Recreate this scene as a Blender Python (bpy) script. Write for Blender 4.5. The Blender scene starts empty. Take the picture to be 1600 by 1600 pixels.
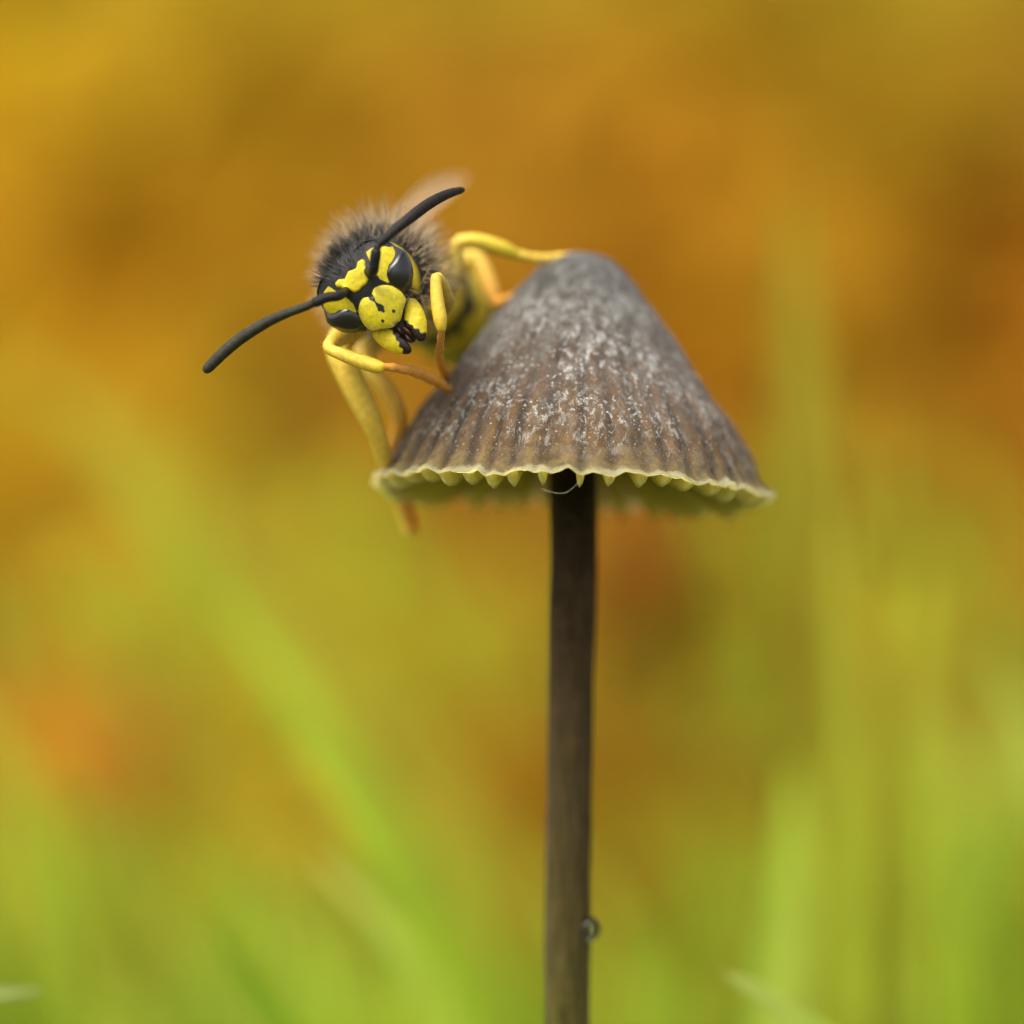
import bpy, bmesh, math, random
import numpy as np
from mathutils import Vector, Matrix, kdtree, noise as mnoise

random.seed(7)
rng = np.random.default_rng(7)
PI = math.pi
sc = bpy.context.scene
col = sc.collection
MM = 0.001            # meshes are modelled in millimetres, every root object is scaled by this
GZ = 34.0             # the ground lies this many millimetres below the optical axis
CAM_D = 300.0         # camera to focal plane, millimetres
PXMM = 40.0           # photo pixels per millimetre on the focal plane

# ------------------------------------------------------------------ camera
cam = bpy.data.cameras.new("camera")
cam_o = bpy.data.objects.new("camera", cam)
col.objects.link(cam_o)
cam_o.location = (0, -CAM_D*MM, GZ*MM)
cam_o.rotation_euler = (PI/2, 0, 0)
cam.sensor_width = 36
cam.lens = 36*CAM_D/40.0
cam.clip_start = 0.01
cam.clip_end = 300
cam.dof.use_dof = True
cam.dof.focus_distance = (CAM_D + 0.25)*MM
cam.dof.aperture_fstop = 15.0
cam.dof.aperture_blades = 0
sc.camera = cam_o

# ------------------------------------------------------------------ world, sun, exposure
SUN_EL, SUN_AZ = math.radians(57), math.radians(226)   # azimuth from +Y towards +X
world = bpy.data.worlds.new("World")
sc.world = world
world.use_nodes = True
wn = world.node_tree
bg = wn.nodes["Background"]
sky = wn.nodes.new("ShaderNodeTexSky")
sky.sky_type = 'NISHITA'
sky.sun_disc = False
sky.sun_elevation = SUN_EL
sky.sun_rotation = SUN_AZ
sky.air_density = 1.0
sky.dust_density = 4.0
sky.ozone_density = 0.6
hs = wn.nodes.new("ShaderNodeHueSaturation")     # thin overcast: the blue is mostly gone
hs.inputs["Saturation"].default_value = 0.3
wn.links.new(sky.outputs[0], hs.inputs["Color"])
wn.links.new(hs.outputs[0], bg.inputs[0])
bg.inputs[1].default_value = 0.105
sun = bpy.data.lights.new("sun", 'SUN')
sun.energy = 1.4
sun.angle = math.radians(35)
sun.color = (1.0, 0.95, 0.86)
sun_o = bpy.data.objects.new("sun", sun)
col.objects.link(sun_o)
sd = Vector((math.sin(SUN_AZ)*math.cos(SUN_EL), math.cos(SUN_AZ)*math.cos(SUN_EL), math.sin(SUN_EL)))
sun_o.rotation_euler = (-sd).to_track_quat('-Z', 'Y').to_euler()
sun_o.location = (0, 0, 2)
vs = sc.view_settings
vs.view_transform = 'Standard'
vs.look = 'None'
vs.exposure = 1.22
vs.gamma = 1.0
vs.use_curve_mapping = False
sc.render.engine = 'CYCLES'
sc.cycles.use_denoising = True
sc.cycles.max_bounces = 8
sc.cycles.sample_clamp_indirect = 6.0
sc.cycles.filter_width = 1.2

# ------------------------------------------------------------------ helpers
def P(px, py, y=0.0):
    """photo pixel on the ray at depth y behind the focal plane -> millimetres"""
    f = (CAM_D + y)/CAM_D
    return np.array([(px-800)/PXMM*f, y, (800-py)/PXMM*f])

def lin(r, g, b):
    def f(c):
        c /= 255.0
        return c/12.92 if c <= 0.04045 else ((c+0.055)/1.055)**2.4
    return (f(r), f(g), f(b))

class MB:
    """collects vertices, faces and per-vertex colours for one mesh"""
    def __init__(self):
        self.v, self.f, self.c, self.n = [], [], [], 0
    def add(self, v, f, c=None):
        v = np.asarray(v, float)
        self.v.append(v)
        self.f.append([tuple(int(i)+self.n for i in q) for q in f])
        if c is None:
            c = np.ones((len(v), 3))
        c = np.asarray(c, float)
        if c.ndim == 1:
            c = np.tile(c, (len(v), 1))
        self.c.append(c)
        self.n += len(v)
        return self
    def arrays(self):
        return np.vstack(self.v), [q for l in self.f for q in l], np.vstack(self.c)

def make_mesh(name, v, f, c=None, smooth=True):
    me = bpy.data.meshes.new(name)
    me.from_pydata(np.asarray(v).tolist(), [], f)
    if c is not None:
        at = me.color_attributes.new("Col", 'FLOAT_COLOR', 'POINT')
        a = np.ones((len(v), 4)); a[:, :3] = c
        at.data.foreach_set("color", a.ravel())
    if smooth:
        me.polygons.foreach_set("use_smooth", np.ones(len(me.polygons), bool))
    me.update()
    return me

def link(name, me, mat=None, parent=None):
    o = bpy.data.objects.new(name, me)
    col.objects.link(o)
    if mat is not None and me is not None and len(me.materials) == 0:
        me.materials.append(mat)
    if parent is not None:
        o.parent = parent
    return o

def root(name, base, label=None, cat=None, group=None, me=None, mat=None):
    """top-level object at base (millimetres, focal-plane coordinates)"""
    o = link(name, me, mat)
    o.location = (base[0]*MM, base[1]*MM, (base[2]+GZ)*MM)
    o.scale = (MM, MM, MM)
    if label: o["label"] = label
    if cat: o["category"] = cat
    if group: o["group"] = group
    return o

def spline(pts, n):
    """Catmull-Rom through pts (k columns), n samples"""
    p = np.asarray(pts, float)
    p = np.vstack([2*p[0]-p[1], p, 2*p[-1]-p[-2]])
    m = len(p)-3
    t = np.linspace(0, m, n)
    i = np.minimum(t.astype(int), m-1)
    u = (t-i)[:, None]
    a, b, c, d = p[i], p[i+1], p[i+2], p[i+3]
    return 0.5*((2*b)+(c-a)*u+(2*a-5*b+4*c-d)*u**2+(3*b-a-3*c+d)*u**3)

def closed_spline(pts, n):
    p = np.asarray(pts, float)
    k = len(p)
    t = np.linspace(0, k, n, endpoint=False)
    i = t.astype(int); u = (t-i)[:, None]
    a, b, c, d = p[(i-1) % k], p[i % k], p[(i+1) % k], p[(i+2) % k]
    return 0.5*((2*b)+(c-a)*u+(2*a-5*b+4*c-d)*u**2+(3*b-a-3*c+d)*u**3)

def tube(path, rad, seg=12, flat=1.0, cap=True):
    path = np.asarray(path, float); n = len(path)
    rad = np.asarray(rad, float)*np.ones(n)
    T = np.gradient(path, axis=0)
    T /= np.linalg.norm(T, axis=1)[:, None]+1e-12
    ref = np.array([0.13, 1.0, 0.21])
    if abs(T[0] @ ref)/np.linalg.norm(ref) > .9: ref = np.array([1.0, 0.1, 0.2])
    N = np.cross(T, ref); N /= np.linalg.norm(N, axis=1)[:, None]
    for i in range(1, n):
        q = N[i-1]-T[i]*(N[i-1] @ T[i]); N[i] = q/np.linalg.norm(q)
    B = np.cross(T, N)
    ang = np.linspace(0, 2*PI, seg, endpoint=False)
    V = (path[:, None, :]+rad[:, None, None]*(np.cos(ang)[None, :, None]*N[:, None, :]*flat+np.sin(ang)[None, :, None]*B[:, None, :])).reshape(-1, 3)
    F = []
    for i in range(n-1):
        for j in range(seg):
            k = (j+1) % seg
            F.append((i*seg+j, i*seg+k, (i+1)*seg+k, (i+1)*seg+j))
    if cap:
        V = np.vstack([V, path[0]-T[0]*rad[0]*.5, path[-1]+T[-1]*rad[-1]*.5])
        a, b = len(V)-2, len(V)-1
        for j in range(seg):
            k = (j+1) % seg
            F.append((a, k, j)); F.append((b, (n-1)*seg+j, (n-1)*seg+k))
    return V, F

def poly_sdf(P2, poly):
    """signed distance of points (n,2) to a polygon, negative inside"""
    P2 = np.asarray(P2, float); poly = np.asarray(poly, float)
    d = np.full(len(P2), 1e9); inside = np.zeros(len(P2), bool)
    k = len(poly)
    for i in range(k):
        a, b = poly[i], poly[(i+1) % k]
        e = b-a; w = P2-a
        t = np.clip((w @ e)/(e @ e+1e-12), 0, 1)
        d = np.minimum(d, np.linalg.norm(w-t[:, None]*e, axis=1))
        c = (a[1] > P2[:, 1]) != (b[1] > P2[:, 1])
        with np.errstate(divide='ignore', invalid='ignore'):
            x = (b[0]-a[0])*(P2[:, 1]-a[1])/(b[1]-a[1])+a[0]
        inside ^= c & (P2[:, 0] < x)
    return np.where(inside, -d, d)

def sstep(a, b, x):
    t = np.clip((x-a)/(b-a), 0, 1)
    return t*t*(3-2*t)

def hairs(roots, dirs, lens, rad, bend, cols):
    """thin curved tapering three-sided hairs joined in one mesh"""
    roots = np.asarray(roots); n = len(roots)
    dirs = dirs/np.linalg.norm(dirs, axis=1)[:, None]
    side = np.cross(dirs, rng.normal(size=(n, 3))); side /= np.linalg.norm(side, axis=1)[:, None]
    oth = np.cross(dirs, side)
    lens = np.asarray(lens)*np.ones(n)
    mb = MB()
    ts = [0, .5, 1.0]; rs = [1, .75, .15]
    V = np.zeros((n, 9, 3))
    for k, (t, r) in enumerate(zip(ts, rs)):
        c = roots+dirs*(lens*t)[:, None]+side*(bend*lens*t*t)[:, None]
        for j in range(3):
            a = 2*PI*j/3
            V[:, k*3+j] = c+(side*math.cos(a)+oth*math.sin(a))*rad*r
    F = []
    for i in range(n):
        o = i*9
        for k in range(2):
            for j in range(3):
                m = (j+1) % 3
                F.append((o+k*3+j, o+k*3+m, o+k*3+3+m, o+k*3+3+j))
    C = np.repeat(np.asarray(cols)[:, None, :], 9, axis=1).reshape(-1, 3)
    return V.reshape(-1, 3), F, C

# ------------------------------------------------------------------ materials
def new_mat(name):
    m = bpy.data.materials.new(name); m.use_nodes = True
    return m, m.node_tree.nodes, m.node_tree.links, m.node_tree.nodes["Principled BSDF"]

def nd(nodes, t, **kw):
    n = nodes.new(t)
    for k, v in kw.items(): setattr(n, k, v)
    return n

def ramp(nodes, stops, interp='LINEAR'):
    r = nodes.new("ShaderNodeValToRGB")
    r.color_ramp.interpolation = interp
    el = r.color_ramp.elements
    while len(el) < len(stops): el.new(0.5)
    for e, (p, c) in zip(el, stops):
        e.position = p
        e.color = (*c, 1) if len(c) == 3 else c
    return r

def mixc(nodes, links, fac, a, b, mode='MIX'):
    m = nodes.new("ShaderNodeMix"); m.data_type = 'RGBA'; m.blend_type = mode
    for s, v in ((m.inputs[0], fac), (m.inputs[6], a), (m.inputs[7], b)):
        if isinstance(v, (int, float)): s.default_value = v
        elif isinstance(v, tuple): s.default_value = (*v, 1)
        else: links.new(v, s)
    return m.outputs[2]

def math_n(nodes, links, op, a, b=None, c=None, clamp=False):
    m = nodes.new("ShaderNodeMath"); m.operation = op; m.use_clamp = clamp
    for i, v in enumerate((a, b, c)):
        if v is None: continue
        if isinstance(v, (int, float)): m.inputs[i].default_value = v
        else: links.new(v, m.inputs[i])
    return m.outputs[0]

def noise(nodes, links, vec, scale, detail=4, rough=.55, dist=0.0):
    n = nodes.new("ShaderNodeTexNoise")
    n.inputs["Scale"].default_value = scale; n.inputs["Detail"].default_value = detail
    n.inputs["Roughness"].default_value = rough; n.inputs["Distortion"].default_value = dist
    links.new(vec, n.inputs["Vector"])
    return n.outputs["Fac"]

def bump(nodes, links, height, strength, dist, nrm=None):
    b = nodes.new("ShaderNodeBump")
    b.inputs["Strength"].default_value = strength; b.inputs["Distance"].default_value = dist
    links.new(height, b.inputs["Height"])
    if nrm is not None: links.new(nrm, b.inputs["Normal"])
    return b.outputs[0]

def sss(bs, w, scale_mm, rad=(1, .6, .3)):
    bs.inputs["Subsurface Weight"].default_value = w
    bs.inputs["Subsurface Scale"].default_value = scale_mm*MM
    bs.inputs["Subsurface Radius"].default_value = rad

# cap: stripes from vertex data, blotches and flecks from noise
def cap_material():
    m, N, L, bs = new_mat("mushroom_cap_skin")
    tc = N.new("ShaderNodeTexCoord"); obj = tc.outputs["Object"]
    a1 = nd(N, "ShaderNodeAttribute", attribute_name="Col")
    sep = N.new("ShaderNodeSeparateColor"); L.new(a1.outputs["Color"], sep.inputs[0])
    stripe, hgt, edge = sep.outputs[0], sep.outputs[1], sep.outputs[2]   # 0..1 each
    a2 = nd(N, "ShaderNodeAttribute", attribute_name="flow")            # (arc along theta, arc along meridian)
    flow = a2.outputs["Vector"]
    mp = N.new("ShaderNodeMapping"); L.new(flow, mp.inputs[0]); mp.inputs["Scale"].default_value = (1.0, 0.35, 1.0)
    fl = mp.outputs[0]
    # ground colours by height
    base = ramp(N, [(0.0, (.54, .42, .19)), (.06, (.42, .27, .105)), (.16, (.34, .19, .072)), (.38, (.22, .118, .05)),
                    (.6, (.12, .08, .05)), (.78, (.085, .078, .062)), (1.0, (.045, .048, .046))])
    L.new(hgt, base.inputs[0])
    n1 = noise(N, L, fl, 1.1, 6, .62)
    n2 = noise(N, L, obj, 2.6, 5, .6)
    # dark furrow stripes, broken by noise, fading upward
    fade = ramp(N, [(0.0, (.15,)*3), (.05, (.9,)*3), (.4, (.9,)*3), (.62, (.4,)*3), (.8, (0,)*3)]); L.new(hgt, fade.inputs[0])
    sm = math_n(N, L, 'MULTIPLY', stripe, fade.outputs[0])
    nb = ramp(N, [(.3, (.5,)*3), (.6, (1.0,)*3)]); L.new(n1, nb.inputs[0])
    sm = math_n(N, L, 'MULTIPLY', sm, nb.outputs[0], clamp=True)
    c = mixc(N, L, sm, base.outputs[0], (.034, .027, .024))
    # brown/dark mottling
    mo = ramp(N, [(.38, (0,)*3), (.6, (1,)*3)]); L.new(n2, mo.inputs[0])
    mofac = math_n(N, L, 'MULTIPLY', mo.outputs[0], .55)
    c = mixc(N, L, mofac, c, (.085, .06, .048))
    # grey hoary bloom
    n3 = noise(N, L, fl, 1.7, 8, .68, .6)
    bl = ramp(N, [(.40, (0,)*3), (.66, (1,)*3)]); L.new(n3, bl.inputs[0])
    bh = ramp(N, [(0, (.3,)*3), (.12, (.12,)*3), (.35, (.32,)*3), (.7, (.75,)*3), (.88, (.7,)*3), (1, (.4,)*3)]); L.new(hgt, bh.inputs[0])
    bf = math_n(N, L, 'MULTIPLY', bl.outputs[0], bh.outputs[0], clamp=True)
    c = mixc(N, L, bf, c, (.32, .305, .265))
    # pale streaks running down the ribs
    mp2 = N.new("ShaderNodeMapping"); L.new(flow, mp2.inputs[0]); mp2.inputs["Scale"].default_value = (2.4, 0.16, 2.4)
    ns = noise(N, L, mp2.outputs[0], 1.5, 6, .65, .2)
    st = ramp(N, [(.52, (0,)*3), (.64, (1,)*3)]); L.new(ns, st.inputs[0])
    sh = ramp(N, [(.02, (0,)*3), (.1, (.3,)*3), (.4, (.5,)*3), (.65, (.2,)*3), (.8, (0,)*3)]); L.new(hgt, sh.inputs[0])
    c = mixc(N, L, math_n(N, L, 'MULTIPLY', st.outputs[0], sh.outputs[0], clamp=True), c, (.42, .39, .34))
    # white flaky crust in patches stretched along the stripes
    n4 = noise(N, L, fl, 3.3, 10, .76, .4)
    n5 = noise(N, L, fl, .55, 3, .5)
    reg = ramp(N, [(.42, (0,)*3), (.52, (1,)*3)]); L.new(n5, reg.inputs[0])
    band = ramp(N, [(.03, (0,)*3), (.12, (.5,)*3), (.25, (1,)*3), (.5, (.9,)*3), (.72, (.5,)*3), (.85, (.1,)*3)]); L.new(hgt, band.inputs[0])
    pf = ramp(N, [(.525, (0,)*3), (.585, (1,)*3)]); L.new(n4, pf.inputs[0])
    pf2 = math_n(N, L, 'MULTIPLY', pf.outputs[0], math_n(N, L, 'MULTIPLY', reg.outputs[0], band.outputs[0]), clamp=True)
    c = mixc(N, L, math_n(N, L, 'MULTIPLY', pf2, .9), c, (.74, .72, .67))
    # tiny glittering grains
    vo = N.new("ShaderNodeTexVoronoi"); vo.inputs["Scale"].default_value = 4.6; L.new(obj, vo.inputs["Vector"])
    gs = ramp(N, [(.16, (1,)*3), (.27, (0,)*3)]); L.new(vo.outputs["Distance"], gs.inputs[0])
    sc2 = N.new("ShaderNodeSeparateColor"); L.new(vo.outputs["Color"], sc2.inputs[0])
    pick = math_n(N, L, 'GREATER_THAN', sc2.outputs[0], .5)
    n6 = noise(N, L, obj, 1.3, 3, .6)
    pr = ramp(N, [(.34, (0,)*3), (.5, (1,)*3)]); L.new(n6, pr.inputs[0])
    gf = math_n(N, L, 'MULTIPLY', math_n(N, L, 'MULTIPLY', gs.outputs[0], pick), math_n(N, L, 'MULTIPLY', pr.outputs[0], band.outputs[0]), clamp=True)
    c = mixc(N, L, gf, c, (.82, .79, .70))
    vo2 = N.new("ShaderNodeTexVoronoi"); vo2.inputs["Scale"].default_value = 10; L.new(obj, vo2.inputs["Vector"])
    gs2 = ramp(N, [(.18, (1,)*3), (.34, (0,)*3)]); L.new(vo2.outputs["Distance"], gs2.inputs[0])
    sc3 = N.new("ShaderNodeSeparateColor"); L.new(vo2.outputs["Color"], sc3.inputs[0])
    gf2 = math_n(N, L, 'MULTIPLY', gs2.outputs[0], math_n(N, L, 'GREATER_THAN', sc3.outputs[1], .72))
    c = mixc(N, L, math_n(N, L, 'MULTIPLY', gf2, .55), c, (.55, .46, .33))
    # pale margin (edge==1 on the rim and underside)
    en = math_n(N, L, 'ADD', edge, math_n(N, L, 'MULTIPLY', math_n(N, L, 'SUBTRACT', noise(N, L, obj, 3.5, 5, .65), .5), .9))
    ef = ramp(N, [(.42, (0,)*3), (.72, (1,)*3)]); L.new(en, ef.inputs[0])
    c = mixc(N, L, ef.outputs[0], c, (.76, .72, .55))
    L.new(c, bs.inputs["Base Color"])
    bs.inputs["Roughness"].default_value = .62
    bs.inputs["Specular IOR Level"].default_value = .3
    bs.inputs["Sheen Weight"].default_value = .10
    bs.inputs["Sheen Roughness"].default_value = .4
    bs.inputs["Sheen Tint"].default_value = (.9, .9, .92, 1)
    h = math_n(N, L, 'ADD', math_n(N, L, 'MULTIPLY', n4, .25), math_n(N, L, 'ADD', math_n(N, L, 'MULTIPLY', pf2, .35), math_n(N, L, 'MULTIPLY', gf, .5)))
    h = math_n(N, L, 'ADD', h, math_n(N, L, 'MULTIPLY', noise(N, L, obj, 14, 3, .6), .25))
    L.new(bump(N, L, h, .55, .10), bs.inputs["Normal"])
    sss(bs, .15, .35)
    t = N.new("ShaderNodeBsdfTranslucent"); L.new(mixc(N, L, math_n(N, L, 'MULTIPLY_ADD', edge, .5, .15, clamp=True), mixc(N, L, 1.0, c, (2.1, 2.1, 2.0), 'MULTIPLY'), (.86, .80, .46)), t.inputs[0])
    mx = N.new("ShaderNodeMixShader"); tr = ramp(N, [(0, (.50,)*3), (.08, (.36,)*3), (.25, (.30,)*3), (.5, (.12,)*3), (.8, (.02,)*3)]); L.new(hgt, tr.inputs[0])
    L.new(math_n(N, L, 'MULTIPLY_ADD', edge, .22, tr.outputs[0], clamp=True), mx.inputs[0])
    L.new(bs.outputs[0], mx.inputs[1]); L.new(t.outputs[0], mx.inputs[2])
    L.new(mx.outputs[0], N["Material Output"].inputs[0])
    return m

def gill_material():
    m, N, L, bs = new_mat("gill_flesh")
    tc = N.new("ShaderNodeTexCoord")
    n = noise(N, L, tc.outputs["Object"], 3, 4)
    r = ramp(N, [(.3, (.74, .70, .20)), (.7, (.86, .83, .38))]); L.new(n, r.inputs[0])
    L.new(r.outputs[0], bs.inputs["Base Color"])
    bs.inputs["Roughness"].default_value = .6
    sss(bs, .4, .6, (1, .9, .3))
    t = N.new("ShaderNodeBsdfTranslucent"); L.new(r.outputs[0], t.inputs[0])
    mx = N.new("ShaderNodeMixShader"); mx.inputs[0].default_value = .6
    L.new(bs.outputs[0], mx.inputs[1]); L.new(t.outputs[0], mx.inputs[2])
    L.new(mx.outputs[0], N["Material Output"].inputs[0])
    return m

def stem_material():
    m, N, L, bs = new_mat("stem_skin")
    tc = N.new("ShaderNodeTexCoord"); o = tc.outputs["Object"]
    mp = N.new("ShaderNodeMapping"); L.new(o, mp.inputs[0]); mp.inputs["Scale"].default_value = (1, 1, .12)
    n = noise(N, L, mp.outputs[0], 4.5, 6, .65)
    n2 = noise(N, L, o, 1.2, 5, .6)
    sx = N.new("ShaderNodeSeparateXYZ"); L.new(o, sx.inputs[0])
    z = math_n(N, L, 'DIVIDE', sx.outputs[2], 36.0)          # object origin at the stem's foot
    g = ramp(N, [(.30, (.095, .085, .012)), (.55, (.075, .054, .015)), (.8, (.06, .036, .014)), (.98, (.016, .011, .004))]); L.new(z, g.inputs[0])  # cap's shade at the top and green grass light below, painted into the colour
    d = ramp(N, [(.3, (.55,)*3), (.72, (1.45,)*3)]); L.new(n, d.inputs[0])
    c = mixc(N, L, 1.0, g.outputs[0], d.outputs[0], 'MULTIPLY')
    f = ramp(N, [(.52, (0,)*3), (.75, (.4,)*3)]); L.new(n2, f.inputs[0])
    c = mixc(N, L, f.outputs[0], c, (.15, .095, .05))
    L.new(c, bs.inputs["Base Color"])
    bs.inputs["Roughness"].default_value = .7
    bs.inputs["Specular IOR Level"].default_value = .15
    bs.inputs["Sheen Weight"].default_value = .06
    bs.inputs["Sheen Roughness"].default_value = .35
    bs.inputs["Sheen Tint"].default_value = (1, .86, .66, 1)
    L.new(bump(N, L, n, .4, .1), bs.inputs["Normal"])
    return m

def vcol_material(name, rough=.4, spec=.5, nscale=6.0, var=.25, bstr=.25, bdist=.05, ss=0.0, ssmm=.3, trans=0.0, coat=0.0, bscale=22):
    m, N, L, bs = new_mat(name)
    at = nd(N, "ShaderNodeAttribute", attribute_name="Col")
    tc = N.new("ShaderNodeTexCoord"); o = tc.outputs["Object"]
    n = noise(N, L, o, nscale, 5, .6)
    r = ramp(N, [(.3, (1-var,)*3), (.7, (1+var*.6,)*3)]); L.new(n, r.inputs[0])
    c = mixc(N, L, 1.0, at.outputs["Color"], r.outputs[0], 'MULTIPLY')
    L.new(c, bs.inputs["Base Color"])
    bs.inputs["Roughness"].default_value = rough
    bs.inputs["Specular IOR Level"].default_value = spec
    bs.inputs["Coat Weight"].default_value = coat
    bs.inputs["Coat Roughness"].default_value = .12
    if bstr > 0:
        L.new(bump(N, L, noise(N, L, o, bscale, 3, .6), bstr, bdist), bs.inputs["Normal"])
    if ss > 0: sss(bs, ss, ssmm)
    if trans > 0:
        t = N.new("ShaderNodeBsdfTranslucent"); L.new(c, t.inputs[0])
        mx = N.new("ShaderNodeMixShader"); mx.inputs[0].default_value = trans
        L.new(bs.outputs[0], mx.inputs[1]); L.new(t.outputs[0], mx.inputs[2])
        out = N["Material Output"] if "Material Output" in N else N.get("Material Output")
        L.new(mx.outputs[0], out.inputs[0])
    return m

def eye_material():
    m, N, L, bs = new_mat("compound_eye")
    tc = N.new("ShaderNodeTexCoord")
    vo = N.new("ShaderNodeTexVoronoi"); vo.inputs["Scale"].default_value = 26; L.new(tc.outputs["Object"], vo.inputs["Vector"])
    bs.inputs["Base Color"].default_value = (.010, .009, .009, 1)
    bs.inputs["Roughness"].default_value = .26
    bs.inputs["Specular IOR Level"].default_value = .8
    L.new(bump(N, L, vo.outputs["Distance"], .06, .02), bs.inputs["Normal"])
    return m

def water_material():
    m, N, L, bs = new_mat("water")
    bs.inputs["Base Color"].default_value = (1, 1, 1, 1)
    bs.inputs["Roughness"].default_value = 0.0
    bs.inputs["IOR"].default_value = 1.333
    bs.inputs["Transmission Weight"].default_value = 1.0
    return m

def wing_material():
    m, N, L, bs = new_mat("wing_membrane")
    tc = N.new("ShaderNodeTexCoord")
    n = noise(N, L, tc.outputs["Object"], 1.5, 4)
    r = ramp(N, [(.3, (.40, .24, .09)), (.7, (.58, .40, .20))]); L.new(n, r.inputs[0])
    L.new(r.outputs[0], bs.inputs["Base Color"])
    bs.inputs["Roughness"].default_value = .3
    bs.inputs["Alpha"].default_value = .34
    return m

def ground_material():
    m, N, L, bs = new_mat("mossy_soil")
    tc = N.new("ShaderNodeTexCoord"); o = tc.outputs["Object"]
    n = noise(N, L, o, .05, 8, .65); n2 = noise(N, L, o, .6, 5, .6)
    r = ramp(N, [(.3, (.10, .09, .03)), (.5, (.16, .18, .03)), (.7, (.22, .25, .04))]); L.new(n, r.inputs[0])
    c = mixc(N, L, n2, r.outputs[0], (.10, .065, .025))
    L.new(c, bs.inputs["Base Color"]); bs.inputs["Roughness"].default_value = .9
    L.new(bump(N, L, n2, .6, .8), bs.inputs["Normal"])
    return m

M_CAP, M_GILL, M_STEM = cap_material(), gill_material(), stem_material()
M_BODY = vcol_material("wasp_cuticle", .40, .45, 5, .24, .25, .05, ss=.18, ssmm=.15, bscale=20)
M_HAIR = vcol_material("hair", .5, .4, 3, .1, 0)
M_EYE, M_WATER, M_WING, M_GROUND = eye_material(), water_material(), wing_material(), ground_material()
M_ANT = vcol_material("antenna_cuticle", .5, .28, 5, .25, .25, .05, bscale=16)
M_GRASS = vcol_material("grass_leaf", .6, .12, .25, .18, 0, trans=.45)
M_LEAF = vcol_material("fallen_leaf", .75, .12, .12, .25, .2, .4, trans=.3, bscale=.8)

# ------------------------------------------------------------------ ground and bank
def terrain(x, y):
    x = np.asarray(x, float); y = np.asarray(y, float)
    yy = y+6*np.sin(x*.021+.6)+9*np.sin(x*.0083+2.0)
    b = np.interp(yy, [-1e6, 105, 130, 170, 225, 295, 400, 550, 780, 1e6], [0, 0, 8, 34, 74, 122, 180, 235, 262, 268])
    return b-GZ+.9*np.sin(x*.11+1)*np.sin(y*.09)+1.6*np.sin(x*.037+y*.05)*sstep(30, 90, np.abs(x)+np.abs(y))

def graded(near, step, far, k=26):
    a = np.arange(-near, near+step/2, step)
    g = near*np.geomspace(1, far/near, k)[1:]
    return np.concatenate([-g[::-1], a, g])

gx, gy = graded(360, 9, 60000), graded(500, 9, 60000)
X, Y = np.meshgrid(gx, gy, indexing='ij')
V = np.stack([X.ravel(), Y.ravel(), terrain(X.ravel(), Y.ravel())], 1)
ny = len(gy)
F = [(i*ny+j, (i+1)*ny+j, (i+1)*ny+j+1, i*ny+j+1) for i in range(len(gx)-1) for j in range(ny-1)]
g_o = root("ground", (0, 0, 0), me=make_mesh("ground", V, F), mat=M_GROUND)
g_o["kind"] = "structure"
g_o["label"] = "mossy ground rising into a low bank behind the mushroom"

# ------------------------------------------------------------------ mushroom
RIM_C = np.array([2.38, 6.8, 0.95])       # centre of the rim circle
CAP_ROT = Matrix.Rotation(math.radians(2.4), 3, 'Y') @ Matrix.Rotation(math.radians(-4.8), 3, 'X')
FOOT = np.array([2.2, 6.8, -GZ+.0])
mush = root("mushroom", FOOT, "grey brown bell mushroom with ribbed speckled cap on a thin dark stem", "mushroom")

prof = np.array([(0, 9.28), (.55, 9.24), (1.2, 8.97), (1.9, 8.38), (2.75, 7.3), (3.6, 6.2), (4.48, 4.9), (5.3, 3.8), (6.1, 2.8), (6.72, 1.8), (7.12, .95), (7.38, .42), (7.62, .12), (7.86, 0.0)])
prof[:, 0] *= 1.0227; prof[:, 1] *= 1.0227
NG = 41
NTH, NS = NG*18, 170
ps = spline(prof, NS)
arc = np.concatenate([[0], np.cumsum(np.linalg.norm(np.diff(ps, axis=0), axis=1))]); ARC = arc[-1]
def warp(th):        # uneven spacing of the ribs
    return th+.028*np.sin(3*th+.7)+.02*np.sin(7*th+2.1)+.014*np.sin(13*th+.4)+.008*np.sin(29*th+1.4)
th = np.linspace(0, 2*PI, NTH, endpoint=False)
TH, SI = np.meshgrid(th, np.arange(NS), indexing='ij')
R, H, S = ps[SI, 0], ps[SI, 1], arc[SI]
ribc = np.cos(NG*warp(TH))                      # +1 on a furrow (above a gill)
Kf = sstep(5.2, .6, H)
dR = -.085*Kf*(ribc*.5+.5)**1.5+.05*Kf*np.sin(5*TH+1.2)+.06*np.sin(2*TH+.5)*sstep(9, 6, H)
dR += .05*np.sin(9*TH+S*1.3)*sstep(8.5, 5, H)*sstep(0, 2, H)
low = sstep(.9, 0, H)
dH = low*(-.055*ribc+.06*np.sin(4*TH+.3)+.05*np.sin(11*TH+1.7)+.04*np.sin(23*TH)+.03*np.sin(57*TH+2*np.sin(9*TH)))
nz = np.array([mnoise.fractal(Vector((math.cos(a)*r*.8, math.sin(a)*r*.8, h*.8)), 1.0, 2.0, 4) for a, r, h in zip(TH.ravel(), R.ravel(), H.ravel())]).reshape(TH.shape)
dR += .07*nz*sstep(0, 1, R)
rimn = np.array([mnoise.fractal(Vector((math.cos(a)*18, math.sin(a)*18, 3.3)), 1.0, 2.0, 4) for a in th])[:, None]
Ro, Ho = R+dR+low*.05*rimn, H+dH+.04*nz+low*.07*rimn
outer = np.stack([Ro*np.cos(TH), Ro*np.sin(TH), Ho], -1)
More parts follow.
